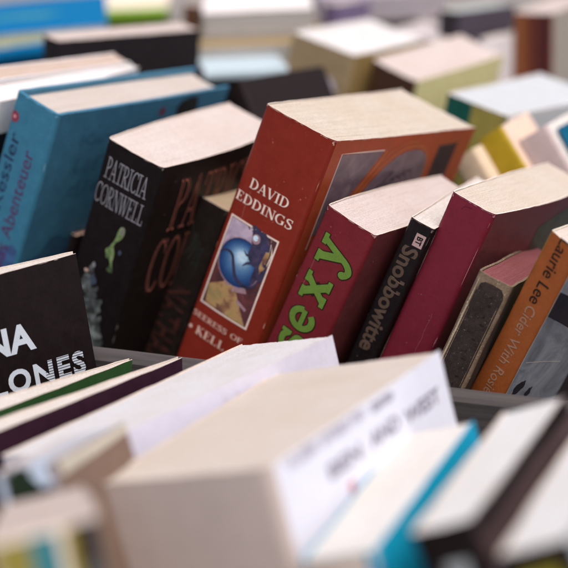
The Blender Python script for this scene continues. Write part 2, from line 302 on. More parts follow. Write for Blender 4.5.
class Book:
    def __init__(s, key, hard=False, kb=1.0, kc=1.2, r=1.6, flare=1.6, th=.5, drop=.55, over=0., seed=0, warp=.35):
        g = GEOM[key]
        s.key = key; s.t, s.t2, s.h, s.d = g[12:16]
        s.o = Vector(g[:3]); s.R = Matrix((g[3:6], g[6:9], g[9:12])).transposed()
        s.hard = hard; s.th = 2.1 if hard else th; s.drop = 3.0 if hard else drop; s.over = 3.0 if hard else over
        s.seed = seed or (sum(ord(c) * (i + 3) for i, c in enumerate(key)) % 97)
        s.rng = random.Random(s.seed); s.warp = warp
        t, t2, d = s.t, s.t2, s.d; r = min(r, t * .3); s.r = r
        half = []
        n = 9
        for i in range(n): x = (t / 2 - r) * i / (n - 1); half.append((x, -kb * (1 - (2 * x / t) ** 2)))
        y0 = half[-1][1]
        for i in range(1, 7):
            a = math.pi / 2 * i / 6; half.append((t / 2 - r + r * math.sin(a), y0 + r * (1 - math.cos(a)) + (0 - y0) * i / 6))
        s.ncorner = len(half) - 1
        m = 22
        yc = half[-1][1]; xc = half[-1][0]
        def cover(f, sgn):
            y = yc + (d - yc) * f
            x = xc + (t2 - t) / 2 * f ** flare + kc * math.sin(math.pi * min(1, f * 1.02)) * (1 if sgn > 0 else .5)
            if hard: x -= .9 * math.exp(-((y - 7) / 2.2) ** 2)
            return x, y
        R = half + [cover(i / m, 1) for i in range(1, m + 1)]
        Lh = half + [cover(i / m, -1) for i in range(1, m + 1)]
        pts = [(-x, y) for x, y in reversed(Lh[1:])] + R
        c = len(Lh) - 1
        s.P = pts; S = [0.]
        for a, b in zip(pts, pts[1:]): S.append(S[-1] + math.hypot(b[0] - a[0], b[1] - a[1]))
        s.S = [q - S[c] for q in S]; s.sc = s.S[c + s.ncorner]; s.smax = s.S[-1]; s.smin = s.S[0]
        s.Nn = []
        for i in range(len(pts)):
            a = pts[max(0, i - 1)]; b = pts[min(len(pts) - 1, i + 1)]; dx, dy = b[0] - a[0], b[1] - a[1]; l = math.hypot(dx, dy)
            s.Nn.append((dy / l, -dx / l))
    def at(s, q, z, off):
        q = max(s.smin, min(s.smax, q)); S = s.S
        lo, hi = 0, len(S) - 1
        while hi - lo > 1:
            k = (lo + hi) // 2
            if S[k] <= q: lo = k
            else: hi = k
        f = (q - S[lo]) / (S[hi] - S[lo]); f = max(0, min(1, f))
        x = s.P[lo][0] * (1 - f) + s.P[hi][0] * f; y = s.P[lo][1] * (1 - f) + s.P[hi][1] * f
        nx = s.Nn[lo][0] * (1 - f) + s.Nn[hi][0] * f; ny = s.Nn[lo][1] * (1 - f) + s.Nn[hi][1] * f
        w = off + s.warp * noise.noise(Vector((q * .035 + s.seed, z * .03, s.seed * 1.7))) + s.warp * .25 * noise.noise(Vector((q * .16 + s.seed, z * .12, 3.1)))
        return (x + nx * w, y + ny * w, z)
    def panel(s, q0, q1, mat, edge, nq=24, nz=26):
        """one bent sheet of card: outside, inside and rim"""
        mb = MB(); H = s.h
        zs = [H * (1 - (1 - i / nz) ** 1.0) for i in range(nz + 1)]
        def top(q): return .28 * noise.noise(Vector((q * .22 + s.seed, 7.7, 0))) * (0 if s.hard else 1)
        for off, flip in ((0, False), (-s.th, True)):
            v = []; f = []
            for i in range(nq + 1):
                q = q0 + (q1 - q0) * i / nq
                for j, z in enumerate(zs): v.append(s.at(q, z + (top(q) if j == nz else 0), off))
            for i in range(nq):
                for j in range(nz):
                    a = i * (nz + 1) + j; quad = (a, a + nz + 1, a + nz + 2, a + 1)
                    f.append(quad[::-1] if flip else quad)
            mb.add(v, f, mat if not flip else edge, True)
        def strip(path):
            v = []; f = []
            for q, z in path:
                for off in (0, -s.th): v.append(s.at(q, z, off))
            for i in range(len(path) - 1): f.append((2 * i, 2 * i + 1, 2 * i + 3, 2 * i + 2))
            mb.add(v, f, edge if not s.hard else mat)
        qs = [q0 + (q1 - q0) * i / nq for i in range(nq + 1)]
        strip([(q, H + top(q)) for q in qs]); strip([(q, 0) for q in reversed(qs)])
        strip([(q1, z) for z in reversed(zs)]) if q1 > 0 else None
        strip([(q0, z) for z in zs]) if q0 < 0 else None
        return mb
    def art(s, mb, polys, mat, off=.1):
        for i, q in enumerate(polys):
            v = [s.at(x, s.h - y, off + (i % 37) * .0009) for x, y in q]      # overlapping strokes never share a plane
            mb.add(v, [tuple(range(len(v)))], mat)
    def block(s, mat, n=None):
        """page block: strips of leaves with slightly uneven tops and fore-edge"""
        mb = MB(); n = n or max(6, int(s.t / .55)); ny = 14; zt = s.h - s.drop; zb = s.drop if s.hard else .3
        inner = s.th + .16
        def side(f, sgn):
            k = s.sc - s.r * .4
            return s.at(k + (s.smax - k) * f if sgn > 0 else -k + (s.smin + k) * f, zt, -inner)
        yend = s.d - s.over
        ys0 = s.th + .4
        Lp = [side(j / ny, -1) for j in range(ny + 1)]; Rp = [side(j / ny, 1) for j in range(ny + 1)]
        def edge(P, y):
            P = sorted(P, key=lambda p: p[1])
            if y <= P[0][1]: return P[0][0]
            for a, b in zip(P, P[1:]):
                if y <= b[1]: return a[0] + (b[0] - a[0]) * (y - a[1]) / max(1e-6, b[1] - a[1])
            return P[-1][0]
        prev = None
        step = 0; stepy = 0
        for i in range(n):
            a0, a1 = i / n, (i + 1) / n
            if s.rng.random() < .28: step = s.rng.uniform(-.06, .04)
            if s.rng.random() < .25: stepy = s.rng.uniform(-.5, .15)
            dz = step + s.rng.uniform(-.04, .03); ye = yend - .4 + stepy + s.rng.uniform(-.12, .1) - (1.8 * (1 - (2 * (a0 + .5 / n) - 1) ** 2) if s.hard else 0)
            v = []
            sag = s.spinecurve(a0 + .5 / n)
            for j in range(ny + 1):
                y = ys0 + sag + (ye - ys0 - sag) * j / ny
                l, r = edge(Lp, y), edge(Rp, y)
                xa, xb = l + (r - l) * a0, l + (r - l) * a1
                zz = zt + dz + .12 * noise.noise(Vector((i * .2, y * .05, s.seed)))
                v += [(xa, y, zz), (xb, y, zz), (xa, y, zb), (xb, y, zb)]
            f = []
            for j in range(ny):
                b = 4 * j
                f += [(b, b + 1, b + 5, b + 4), (b + 2, b + 6, b + 7, b + 3), (b, b + 4, b + 6, b + 2), (b + 1, b + 3, b + 7, b + 5)]
            b = 4 * ny; f += [(b, b + 1, b + 3, b + 2), (0, 2, 3, 1)]
            mb.add(v, f, mat)
        return mb
    def spinecurve(s, a):
        x = (2 * a - 1)
        return -max(0., (-min(p[1] for p in s.P)) * (1 - x * x)) * .9
    def wear(s, mbs, spec):
        """rubbed folds, nicked corners and reading creases"""
        mat, amt = spec; amt *= .55; R = random.Random(s.seed + 5)
        def fleck(part, x, y, rx, ry): s.art(mbs[part], blob(x, y, rx, ry, R.uniform(0, 50), .9, 14), mat, .135)
        for sg in (-1, 1):
            e = sg * (s.sc - s.r * .75)
            for k in range(int(6 * amt)):
                ry = R.uniform(.2, 1.0) ** 2 * 3.2
                fleck('spine', e + R.uniform(-.35, .35), ry * 1.6 + .3 + 110 * R.random() ** 1.7, R.uniform(.06, .26), ry)
            for k in range(int(7 * amt)): fleck('spine', e + R.uniform(-1.0, .6) * sg, R.uniform(.8, 2.4), R.uniform(.15, .5), R.uniform(.2, .6))
        for k in range(int(22 * amt)): fleck('spine', R.uniform(-s.sc, s.sc), R.uniform(.3, .5), R.uniform(.3, 2.2), R.uniform(.06, .2))
        for k in range(int(24 * amt)): fleck('front_cover', s.sc + R.uniform(.3, s.smax - s.sc - .5), R.uniform(.3, .5), R.uniform(.4, 2.4), R.uniform(.06, .2))
        for k in range(int(10 * amt)): fleck('front_cover', s.sc + R.uniform(1, 40), R.uniform(2, 60), R.uniform(.1, .35), R.uniform(.1, .35))
        for k in range(int(9 * amt)): fleck('spine', R.uniform(-s.sc, s.sc) * .9, R.uniform(2, 110), R.uniform(.08, .25), R.uniform(.08, .3))
        for k in range(int(1.6 * amt)):
            x = R.uniform(-.7, .7) * s.sc; y = R.uniform(0, 70)
            s.art(mbs['spine'], ribbon([(x + .25 * math.sin(j * 1.9 + k), y + j * 3.4) for j in range(9)], .07), mat, .14)
    def make(s, name, label, cat='book', group=None, spine=None, front=None, back=None, edge=None, page=None, arts=(), wear=None):
        root = bpy.data.objects.new(name, None); COL.objects.link(root); root.empty_display_size = .02
        base = s.o - s.h * s.R.col[2]
        M = s.R.to_4x4(); M.translation = base * MM + Vector((0, 0, ZO)); root.matrix_world = M
        root['label'] = label; root['category'] = cat
        if group: root['group'] = group
        edge = edge or EDGE
        s.block(page or PAGE).build('page_block', root)
        mbs = {'spine': s.panel(-s.sc, s.sc, spine, edge, 26), 'front_cover': s.panel(s.sc, s.smax, front or spine, edge, 22),
               'back_cover': s.panel(s.smin, -s.sc, back or front or spine, edge, 22)}
        extra = {}
        for part, polys, mat, off in arts:
            if part == 'front_cover': polys = [[(x + s.sc, y) for x, y in q] for q in polys]
            if part in mbs: s.art(mbs[part], polys, mat, off)
            else: s.art(extra.setdefault(part, MB()), polys, mat, off)
        if wear: s.wear(mbs, wear)
        objs = {k: mb.build(k, root) for k, mb in mbs.items()}
        for k, mb in extra.items():
            mb.build(k, objs['spine'])
        return root

PAGE = paper('dacfc7', 'c2b4a9')
PAGEW = paper('e4dcd6', 'bdb3ad')
PAGEC = paper('e0d4ca', 'd0c2b4', contrast=.8)
PAGEY = paper('cdb79c', '9a8266')
PAGER = paper('8c5256', '6c383e', name='stained_page_paper')
EDGE = ink('c9bdb3', .8, .15)
GRP = 'second-hand books standing in rows on the stall'
def chop(polys, m=6.):
    """cut big convex shapes into small pieces so they follow a bent cover"""
    out = []; st = []
    for q in polys:
        st += [[q[0], q[i], q[i + 1]] for i in range(1, len(q) - 1)]
    while st:
        a, b, c = st.pop(); E = [(math.dist(a, b), 0), (math.dist(b, c), 1), (math.dist(c, a), 2)]; l, k = max(E)
        if l < m: out.append([a, b, c]); continue
        p = [a, b, c]; p = p[k:] + p[:k]; mid = ((p[0][0] + p[1][0]) / 2, (p[0][1] + p[1][1]) / 2)
        st += [[p[0], mid, p[2]], [mid, p[1], p[2]]]
    return out
def cols(c):
    """area between two curves given as (x, top, bottom) columns"""
    return chop([[(a[0], a[1]), (b[0], b[1]), (b[0], b[2]), (a[0], a[2])] for a, b in zip(c, c[1:])])
def fit(polys, o, w, h, **k): return xf(polys, o, **k)

# ---------------------------------------------------------------- middle row
RED = ink('993222', .42, .1, worn='c0705c', worn_amt=.0)
ORR = ink('c65a38', .42, .14)
WHITE = ink('dccabf', .6, .08); PINKW = ink('d2b2a4', .6, .1)
GREY_ART = paint([(.3, '54464e'), (.55, '705f66'), (.75, '8a757a')], 60, 'print_mauve')
DEEP = ink('33303c', .45, .2)
ROCK = paint([(.3, '4e3030'), (.42, '805c42'), (.52, 'a8875a'), (.64, '8a7a50'), (.75, '5e4a3a')], 42, 'print_rocks', (1, 1, 1))
SKYP = paint([(.35, '8f7f9c'), (.6, 'b8a8b8')], 70, 'print_sky'); MAR = paint([(.35, '3a2028'), (.6, '5c2e30'), (.75, '7a4a48')], 80, 'print_maroon')
DRAG = paint([(.35, '1c1a2c'), (.6, '383352'), (.75, '6a4a48')], 130, 'print_wings')
HALO = ink('a98a94', .5, .2)
a = []
a += [('spine', xf(serif_text('DAVID', 24.6, 5.2, T=.16, t=.055), (-13.9, 36.6)), WHITE, .1),
      ('spine', xf(serif_text('EDDINGS', 36, 5.0, T=.16, t=.055), (-19.4, 45.6)), WHITE, .1),
      ('spine', xf(serif_text('SEERESS OF', 33, 2.9, T=.15, t=.07), (-19.8, 114.6)), PINKW, .1),
      ('spine', xf(serif_text('KELL', 19.5, 4.6, T=.19, t=.06), (-14.4, 121.6)), PINKW, .1),
      ('spine', disc(-18.6, 124.2, 1.1, 1.1), PINKW, .1), ('spine', disc(9.6, 124.2, 1.1, 1.1), PINKW, .1)]
PIC = 'cover_picture'
a += [(PIC, rect(-18.2, 58.6, 12.8, 109.2, 8, 12), WHITE, .09), (PIC, rect(-17.3, 59.5, 11.9, 108.3, 8, 12), MAR, .13),
      (PIC, chop([[(-17, 59.8), (-3, 59.8), (-1, 68), (-9, 76), (-17, 78)]], 5), SKYP, .16),
      (PIC, chop([[(-17, 98), (-10, 95), (-5, 90), (0, 94), (7, 103), (11, 108), (-15, 108)]], 5), ROCK, .17),
      (PIC, chop([[(-8, 88), (4, 89), (6, 92), (-2, 95), (-9, 93)]], 5), HALO, .18),
      (PIC, chop([[(2, 97), (9, 99.5), (8.5, 101), (2, 98.6)]], 5), HALO, .19)]
a.append((PIC, disc(-3.9, 79.4, 13.5, 13.1), HALO, .20))
def mixhex(p, q, f): return ''.join('%02x' % round(int(p[i:i+2], 16) * (1 - f) + int(q[i:i+2], 16) * f) for i in (0, 2, 4))
BL = ['27457f', '3a66a6', '5c8cc2', '86b0d6', 'b4d0e2']
for k in range(13):                          # printed globe: rings of ink, paler towards the printed highlight
    f = k / 12; u = f * 4; i0 = min(3, int(u))
    a.append((PIC, disc(-3.9 - .6 * math.sin(f * 3) + .8 * f, 79.3 - 3.6 * f, 13.0 - 10.2 * f, 12.6 - 10.2 * f), ink(mixhex(BL[i0], BL[i0 + 1], u - i0), .45, .16), .22 + .008 * k))
B5 = ink('bcd6e6', .45, .1)
sq = spline([(-17, 79), (-13, 76.5), (-9, 77.5), (-6.5, 82), (-3, 87), (3, 89), (8, 86.5), (10.6, 80)])
a += [(PIC, ribbon(sq, [.5 + 1.4 * math.sin(math.pi * i / (len(sq) - 1)) for i in range(len(sq))]), DRAG, .33)]
a += [(PIC, blob(5.2, 69, 5.6, 8.6, 3, .5), DRAG, .35), (PIC, blob(8.2, 76, 3.6, 9.2, 8, .5), DRAG, .36), (PIC, blob(1.2, 60.0, 3.2, 2.2, 5, .7), DRAG, .36), (PIC, blob(-2.6, 58.4, 1.6, .9, 6, .6), DRAG, .36),
      (PIC, ribbon([(3, 72), (-1.5, 73.5), (-3.6, 72)], [2.2, 1.2, .4]), DRAG, .37), (PIC, ribbon([(4, 75), (0, 77.5), (-1.6, 79.6)], [2, 1.2, .4]), DRAG, .37),
      (PIC, blob(9.2, 73, 1.6, 6.4, 21, .6), ROCK, .385), (PIC, blob(6.4, 65, 1.8, 2.6, 14, .6), ink('4d4a72', .5, .2), .385), (PIC, disc(.6, 63.6, 2.5, 2.6), HALO, .38), (PIC, disc(.2, 63.2, 1.5, 1.5), B5, .40), (PIC, ribbon([(9.6, 62), (11.2, 67), (11.0, 74)], [.6, 1.8, .5]), WHITE, .38), (PIC, ribbon([(9.9, 62), (10.8, 67), (10.8, 74)], [.3, 1.0, .3]), DEEP, .40)]
LINE = ink('d9824e', .5, .1)
a += [('front_cover', chop([[(9, 8), (48, 8), (15, 52), (9, 52)]]), GREY_ART, .1),
      ('front_cover', ribbon([(8.6, 60), (8.6, 7.4), (25, 7.4), (48, 7.4)], .6), WHITE, .14), ('front_cover', chop(ribbon([(51, 8), (18, 54)], 1.4)), LINE, .14), ('front_cover', chop(ribbon([(55, 8), (22, 56)], .6)), LINE, .14)]
arch = [(22, 54), (30, 42), (38, 31), (46, 22), (54, 15), (62, 10.5), (70, 8), (78, 7.2), (86, 7.8), (92, 9.6), (97, 13), (100, 19), (101, 28), (101, 40)]
a += [('front_cover', cols([(x + 1, y + 2, 66) for x, y in arch]), GREY_ART, .1), ('front_cover', ribbon(spline(arch, 3), 1.0), LINE, .14), ('front_cover', ribbon(spline([(x - 3.2, y - 2.6) for x, y in arch[:9]], 3), .6), LINE, .14),
      ('front_cover', cols([(108, 9, 66), (116, 8.5, 66), (124, 8, 66), (129, 7.5, 66)]), ink('4c3c42', .5, .3), .1), ('front_cover', ribbon([(108, 60), (108, 9), (118, 8.4), (129, 7.5)], .6), LINE, .14)]
SWIRL = ink('9a858a', .5, .2)
for k in range(9): a.append(('front_cover', ribbon(arc(72 + 2.5 * k, 30 - 1.4 * (k % 3), 3.2 + k % 2, 4.5, 150 + 30 * k, 420 + 20 * k, 10), [.3, .7, .9, .5, .4, .8, .9, .6, .4, .3, .2]), SWIRL, .135))
for k in range(7): a.append(('front_cover', ribbon(spline([(44 + 5 * k, 40 - 3.2 * k), (47 + 5 * k, 35 - 3.2 * k), (50 + 5 * k, 38 - 3.2 * k), (52 + 5 * k, 33 - 3.0 * k)], 3), .6), SWIRL, .137))
for k in range(5): a.append(('front_cover', ribbon(spline([(36 + k * 5, 48 - k * 3), (46 + k * 7, 34 - k * 2.6), (58 + k * 7, 27 - k * 1.2), (66 + k * 6, 20 + k * 3)], 4), [.4, .9] * 6 + [.4]), DEEP, .13))
Book('eddings', kb=1.4, kc=2.4, flare=3.0, r=2.2).make('paperback_book', 'thick red paperback with a white-framed blue globe picture on its spine', group=GRP, spine=RED, front=ORR, back=RED, arts=a, wear=(ink('d8a898', .75, .15), 1.2), page=paper('d9ccbd', 'bcac9b'))

BLK = ink('231d1e', .38, .18); SILV = ink('9b9aa3', .5, .1); REDL = ink('d88674', .5, .12); BLK2 = ink('2a2220', .38, .2)
GREENP = paint([(.35, '3a4a34'), (.55, '76925a'), (.7, 'a5a98a')], 120, 'print_green'); MIST = paint([(.36, '2f2a2a'), (.5, '5b6262'), (.66, '8f9a98')], 90, 'print_mist')
MIST2 = paint([(.36, '2a2626'), (.55, '424848'), (.72, '6c7674')], 110, 'print_mist')
pat = serif_text('PATRICIA', 26.5, 11.6, T=.105, t=.055, s=.34, track=.03); cor = serif_text('CORNWELL', 31.5, 11.2, T=.1, t=.05, s=.34, track=.02)
bp = serif_text('PATRICIA', 78, 31, T=.15, t=.06, s=.3, track=.06); bpi = serif_text('PATRICIA', 78, 31, T=.09, t=.02, s=.24, track=.06)
bc = serif_text('CORNWELL', 88, 33, T=.14, t=.055, s=.3, track=.06)
bci = serif_text('CORNWELL', 88, 33, T=.08, t=.02, s=.24, track=.06)
a = [('spine', xf(pat, (-13.8, 8.6)), SILV, .1), ('spine', xf(cor, (-16.6, 23.4)), SILV, .1),
     ('spine', ribbon(spline([(5.6, 40), (4.6, 46), (2.2, 52), (2.8, 58), (4.4, 63), (4.2, 67)]), [.8] + [2.6 + 1.3 * math.sin(i * .5) for i in range(29)] + [.6]), GREENP, .1),
     *[('spine', blob(-3 + 1.9 * k + 1.6 * math.sin(k * 2.2), 84 + 4.6 * k, 4.6 + math.sin(k * 1.3), 6.2, 4 + k, 1.3, 34), MIST if k % 2 else MIST2, .09 + .012 * k) for k in range(7)], ('spine', blob(1.4, 57, 2.1, 3.4, 31, .6), GREENP, .13), ('spine', blob(5.6, 42.5, 1.2, 2.6, 33, .6), ink('8f8f86', .5, .2), .13), ('spine', blob(7.4, 54, 1.0, 1.3, 35, .5), ink('56647c', .5, .2), .13), ('spine', ribbon(spline([(2, 110), (5, 116), (9, 113), (12, 119)]), .3), ink('6a5c58', .5), .12), ('spine', blob(-6.5, 77, 3.4, 7.5, 9, .7), MIST, .12), ('spine', blob(-5.6, 68, 1.1, 1.6, 2), SILV, .12), ('spine', blob(-9, 73, 1.3, 1.1, 7), PINKW, .12), ('spine', blob(-3.6, 76, 2.2, 2.8, 12, .5), ink('56647c', .5, .2), .13),
     ('front_cover', chop(xf(bp, (17, 9.4)), 9), REDL, .1), ('front_cover', chop(xf(bpi, (17, 9.4)), 9), BLK2, .14), ('front_cover', chop(xf(bc, (11, 44.5)), 9), REDL, .1), ('front_cover', chop(xf(bci, (11, 44.5)), 9), BLK2, .14)]
Book('cornwell', kb=.9, kc=3.0, r=2.2).make('paperback_book', 'thick black paperback with thin silver capitals above a green figure on its spine', group=GRP, spine=BLK, front=BLK2, back=BLK, arts=a, wear=(ink('8a8280', .75, .15), 1.0), page=paper('dccfca', 'c6b8b2'))

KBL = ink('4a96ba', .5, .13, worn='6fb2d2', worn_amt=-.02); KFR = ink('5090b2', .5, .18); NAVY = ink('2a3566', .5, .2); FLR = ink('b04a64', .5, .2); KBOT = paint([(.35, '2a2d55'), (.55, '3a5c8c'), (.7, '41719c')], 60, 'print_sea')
a = [('spine', xf(font_text('Kessler', 43, 7.4, .0), (-11.8, 64), **UP), NAVY, .1), ('spine', xf(font_text('Das Abenteuer', 72, 7.6, .0), (-.4, 97.5), **UP), ink('6c3a72', .5, .15), .1),
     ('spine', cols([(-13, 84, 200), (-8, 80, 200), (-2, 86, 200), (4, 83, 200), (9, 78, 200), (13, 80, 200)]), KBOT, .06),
     ('front_cover', chop(blob(112, 9, 11, 8, 4, .5)), ink('3a3a3c', .5, .2), .1), ('front_cover', blob(88, 8.5, 2.6, 2.6, 2), ink('8c3a4a', .5), .1),
     ('front_cover', chop(blob(30, 92, 26, 16, 6, .6)), ink('447396', .5, .25), .08)]
for k in range(7): a.append(('spine', disc(-11.3 + 1.9 * math.cos(k * .9), 13 + 1.9 * math.sin(k * .9), 1.3, 1.3, 10), FLR, .1))
a.append(('spine', disc(-11.3, 13, .9, .9, 10), ink('e0a0a8', .5), .13))
for k, wd in enumerate(('Kampf', 'um', 'die')): a.append(('front_cover', xf(font_text(wd, 46 - 8 * k, 9, .01), (22, 14 + k * 14)), ink('4a84a8', .5, .2), .1))
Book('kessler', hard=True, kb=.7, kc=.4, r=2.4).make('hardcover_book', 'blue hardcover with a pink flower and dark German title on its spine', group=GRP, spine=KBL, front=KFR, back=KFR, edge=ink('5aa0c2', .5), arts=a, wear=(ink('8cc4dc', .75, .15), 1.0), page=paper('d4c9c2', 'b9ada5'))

SEX = ink('8e2c36', .45, .1, worn='b56a70', worn_amt=-.01); GRN = ink('80aa48', .45, .1); DGR = ink('2e2a20', .5, .1); SEXF = ink('8a4448', .45, .2)
def sexy(w):
    """fat slab letters, x-height 13, one string per letter: (stroke paths) in text space, x along the line, y down from the x-height"""
    P = []; dx = [0]
    def R(p, k=3.3): P.extend(ribbon([(q[0] + dx[0], q[1]) for q in p], k + w))
    dx[0] = -5.2
    R(spline([(10.4, 3.6), (7.5, 1.4), (3.4, 2.0), (2.6, 4.8), (6.2, 6.5), (10.2, 8.2), (9.6, 11.2), (5.6, 12.0), (2.0, 9.8)]), 3.0); R([(10.6, -.2 - w / 3), (10.6, 4.8 + w / 3)], 2); R([(1.9, 8.4 - w / 3), (1.9, 13.2 + w / 3)], 2)
    dx[0] = -5.2
    R(arc(20.5, 6.5, 4.9, 5.1, -8, -318, 26), 3.1); R([(16 - w / 3, 6.6), (25.6 + w / 3, 6.6)], 2.3)
    dx[0] = -4
    R([(32.6, 1), (41.6, 12)], 3.8); R([(41.4, 1), (32.8, 12)], 3.2)
    for x, y in ((32.6, 1), (41.4, 1), (32.8, 12), (41.6, 12)): R([(x - 2.9 - w / 3, y), (x + 2.9 + w / 3, y)], 2.3)
    dx[0] = 0
    R([(49.6, 1), (54.4, 12)], 3.8); R(spline([(58.8, 1), (55.6, 8.6), (52.8, 14.6), (49.6, 16.9), (46.8, 15.4)]), 3.1); P.extend(disc(46.9, 14.8, 1.9 + w / 2, 1.9 + w / 2))
    for x in (49.4, 58.8): R([(x - 2.9 - w / 3, 1), (x + 2.9 + w / 3, 1)], 2.3)
    return P
o = (-9.0, 73.8); TALL = dict(x=(0, -1), y=(1.12, 0))
a = [('spine', chop(xf(sexy(1.0), o, **TALL), 3), DGR, .1), ('spine', chop(xf(sexy(0), o, **TALL), 3), GRN, .16),
     ('spine', xf(disc(29.6, 6.4, .7, .7, 12) + disc(36.8, 6.6, .7, .7, 12), o, **TALL), DGR, .2)]
Book('sexy', kb=.8, kc=2.4, r=2).make('paperback_book', 'dark red paperback with sexy in fat green letters up its spine', group=GRP, spine=SEX, front=SEXF, back=SEX, arts=a, wear=(ink('c89a98', .75, .15), 1.2), page=paper('d8cac6', 'beaea9'))

SNB = ink('231c1e', .4, .2); TAUP = ink('6c5a4e', .5, .15); PINKL = ink('b99c9a', .5, .1)
a = [('spine', rect(-.4, 5.4, 4.6, 12.2, 2, 2), PINKL, .1), ('spine', xf(font_text('BT', 4.2, 3.0, .03), (3.6, 6.8), **DOWN), SNB, .14),
     ('spine', xf(font_text('Snobbowitte', 59, 8.4, .028), (4.4, 13.4), **DOWN), TAUP, .1)]
Book('snob', kb=.4, kc=.8, r=1.2).make('paperback_book', 'thin black paperback with grey-brown lettering beside the dark red sexy one', group=GRP, spine=SNB, front=SNB, back=SNB, arts=a, page=PAGEW, wear=(ink('8a7c78', .75, .15), 0.8))

MRN = ink('8c2a3f', .45, .09, worn='a85a72', worn_amt=-.03); MRF = ink('84444a', .45, .2); OLV = paint([(.35, '2d2c22'), (.6, '45432f'), (.75, '5a5238')], 60, 'print_olive')
a = [('front_cover', cols([(60, 14, 150), (80, 10, 150), (100, 8, 150), (118, 7, 150)]), OLV, .1), ('spine', ribbon(spline([(-4, 6), (-3, 3.4), (1, 2.6)]), .18), ink('5e1c34', .5), .1)]
Book('maroon', kb=.5, kc=3.0, r=2.6).make('paperback_book', 'plain maroon paperback with wide cream page tops and a bare spine', group=GRP, spine=MRN, front=MRF, back=MRN, arts=a, edge=ink('d9cdc6', .8), page=paper('dacdc0', 'b9a998'), wear=(ink('c08898', .75, .15), 1.2))

OLDC = ink('8e7a66', .8, .3, 220, worn='c2b49c', worn_amt=.06); OLDL = ink('3c3330', .75, .3, 240, worn='6c625a', worn_amt=.05); OLDK = ink('262122', .8, .2)
a = [('spine', chop(cols([(-6.4, 7.4, 152), (-5.4, 4.6, 152), (-3.6, 3.2, 152), (0, 2.9, 152), (4.6, 3.4, 152), (6.2, 5.2, 152), (7.0, 7.6, 152)]), 4), OLDL, .1)]
for k in range(9):
    y = 9 + 9.2 * k + .8 * math.sin(k * 2.3); x = .4 + .5 * math.sin(k * 1.7); q = 1.5 + .5 * math.sin(k * 3.1)
    a.append(('spine', [[(x - 2.4, y - q), (x + 1.9, y - q + .4), (x + 2.2, y + q * .2), (x - .2, y + q * .5), (x - .4, y + q), (x - 2.6, y + q * .8)]], OLDK, .13))
    a.append(('spine', chop(blob(x + 2.4, y + 3.8, 1.1, .5, k, .7), 3), OLDK, .13))
a.append(('spine', ribbon([(-5.9, 6), (-5.8, 50), (-5.9, 120)], .35), OLDC, .13)); a.append(('spine', ribbon([(6.2, 7), (6.3, 50), (6.2, 120)], .3), OLDC, .13))
a.append(('spine', chop(ribbon([(-7.2, 3), (-7.0, 30), (-7.3, 60), (-7.1, 90)], [.3, .9, .5, .8]), 4), ink('b5a78f', .8, .3), .12))
Book('old', hard=False, th=1.1, drop=.5, over=1, kb=1.6, kc=.2, r=1.6, warp=.8).make('hardcover_book', 'small worn old book with a frayed brown and grey spine and red-stained page tops', group=GRP, spine=OLDC, front=ink('5a4a42', .8, .3), back=OLDC, arts=a, edge=OLDC, page=PAGER)

ORG = ink('c66e38', .5, .12, worn='cf8a58', worn_amt=-.01); YEL = ink('b9a23a', .6, .15); TXTD = ink('332a26', .5, .1); TXTL = ink('c79a80', .5, .1); PHO = paint([(.35, '6a7078'), (.55, '8e959d'), (.75, 'a9aeb4')], 45, 'print_photo')
a = [('spine', xf(font_text('Laurie Lee', 35.5, 6.0, .006), (3.6, -.2), **DOWN), TXTD, .1), ('spine', xf(font_text('Cider With Rosie', 52.5, 5.4, .004), (3.4, 37), **DOWN), TXTL, .1),
     ('front_cover', rect(.2, 0.5, 57, 190, 8, 26), PHO, .1), ('front_cover', cols([(.4, 23, 37), (20, 32, 47), (40, 42, 58), (56.6, 48, 66)]), DEEP, .14), ('front_cover', rect(57, .5, 106, 190, 8, 26), DEEP, .1),
     ('front_cover', chop(blob(10, 83, 5, 4, 4, .5)), DEEP, .14), ('front_cover', chop(blob(22, 90, 3, 3, 6, .5)), DEEP, .14), ('front_cover', ribbon([(56.8, 4), (56.8, 60), (56.8, 120), (56.8, 188)], .8), PINKL, .15), ('front_cover', chop(ribbon([(4, 66), (20, 70), (40, 76)], .35), 4), WHITE, .15)]
a += [('spine', [[(-8.6, .3), (-7.0, .3), (-7.2, 14), (-7.9, 30), (-8.6, 34)]], YEL, .1), ('front_cover', chop(ribbon([(.2, 1), (.2, 60), (.2, 120)], .5), 4), WHITE, .16)]
Book('orange', kb=.4, kc=.8, r=1.2).make('paperback_book', 'orange-spined paperback with dark and pale lettering and a grey photograph on its cover', group=GRP, spine=ORG, front=PHO, back=YEL, arts=a, edge=ink('d8d0c0', .7), wear=(ink('e0b494', .75, .15), .55))

DRK = ink('2c2422', .45, .3); INN = ink('5c352f', .5, .2); TEAL = ink('3c4a44', .5, .3)
a = [('spine', xf(font_text('NATHAN', 50, 15, .01), (6.5, 50), **DOWN), INN, .1)]
for k in range(4): a.append(('spine', ribbon(spline([(-6 + k * 3.5, 16 + k * 3), (-2 + k * 2, 24 + k), (-5 + k * 3, 33 + k * 2)], 4), .5), TEAL, .1))
Book('inner', kb=.4, kc=.6, r=1.4).make('paperback_book', 'low dark paperback wedged between the black and the red thick paperbacks', group=GRP, spine=DRK, front=DRK, back=DRK, arts=a, page=PAGEY, wear=(ink('7c6c64', .75, .15), 0.6))
Book('tuck', kb=.3, kc=.3, r=1).make('paperback_book', 'low dark book showing one tan page corner beside the blue hardcover', group=GRP, spine=ink('3a2c2c', .5, .2), arts=(), page=paper('b58674', '8a5f50'))

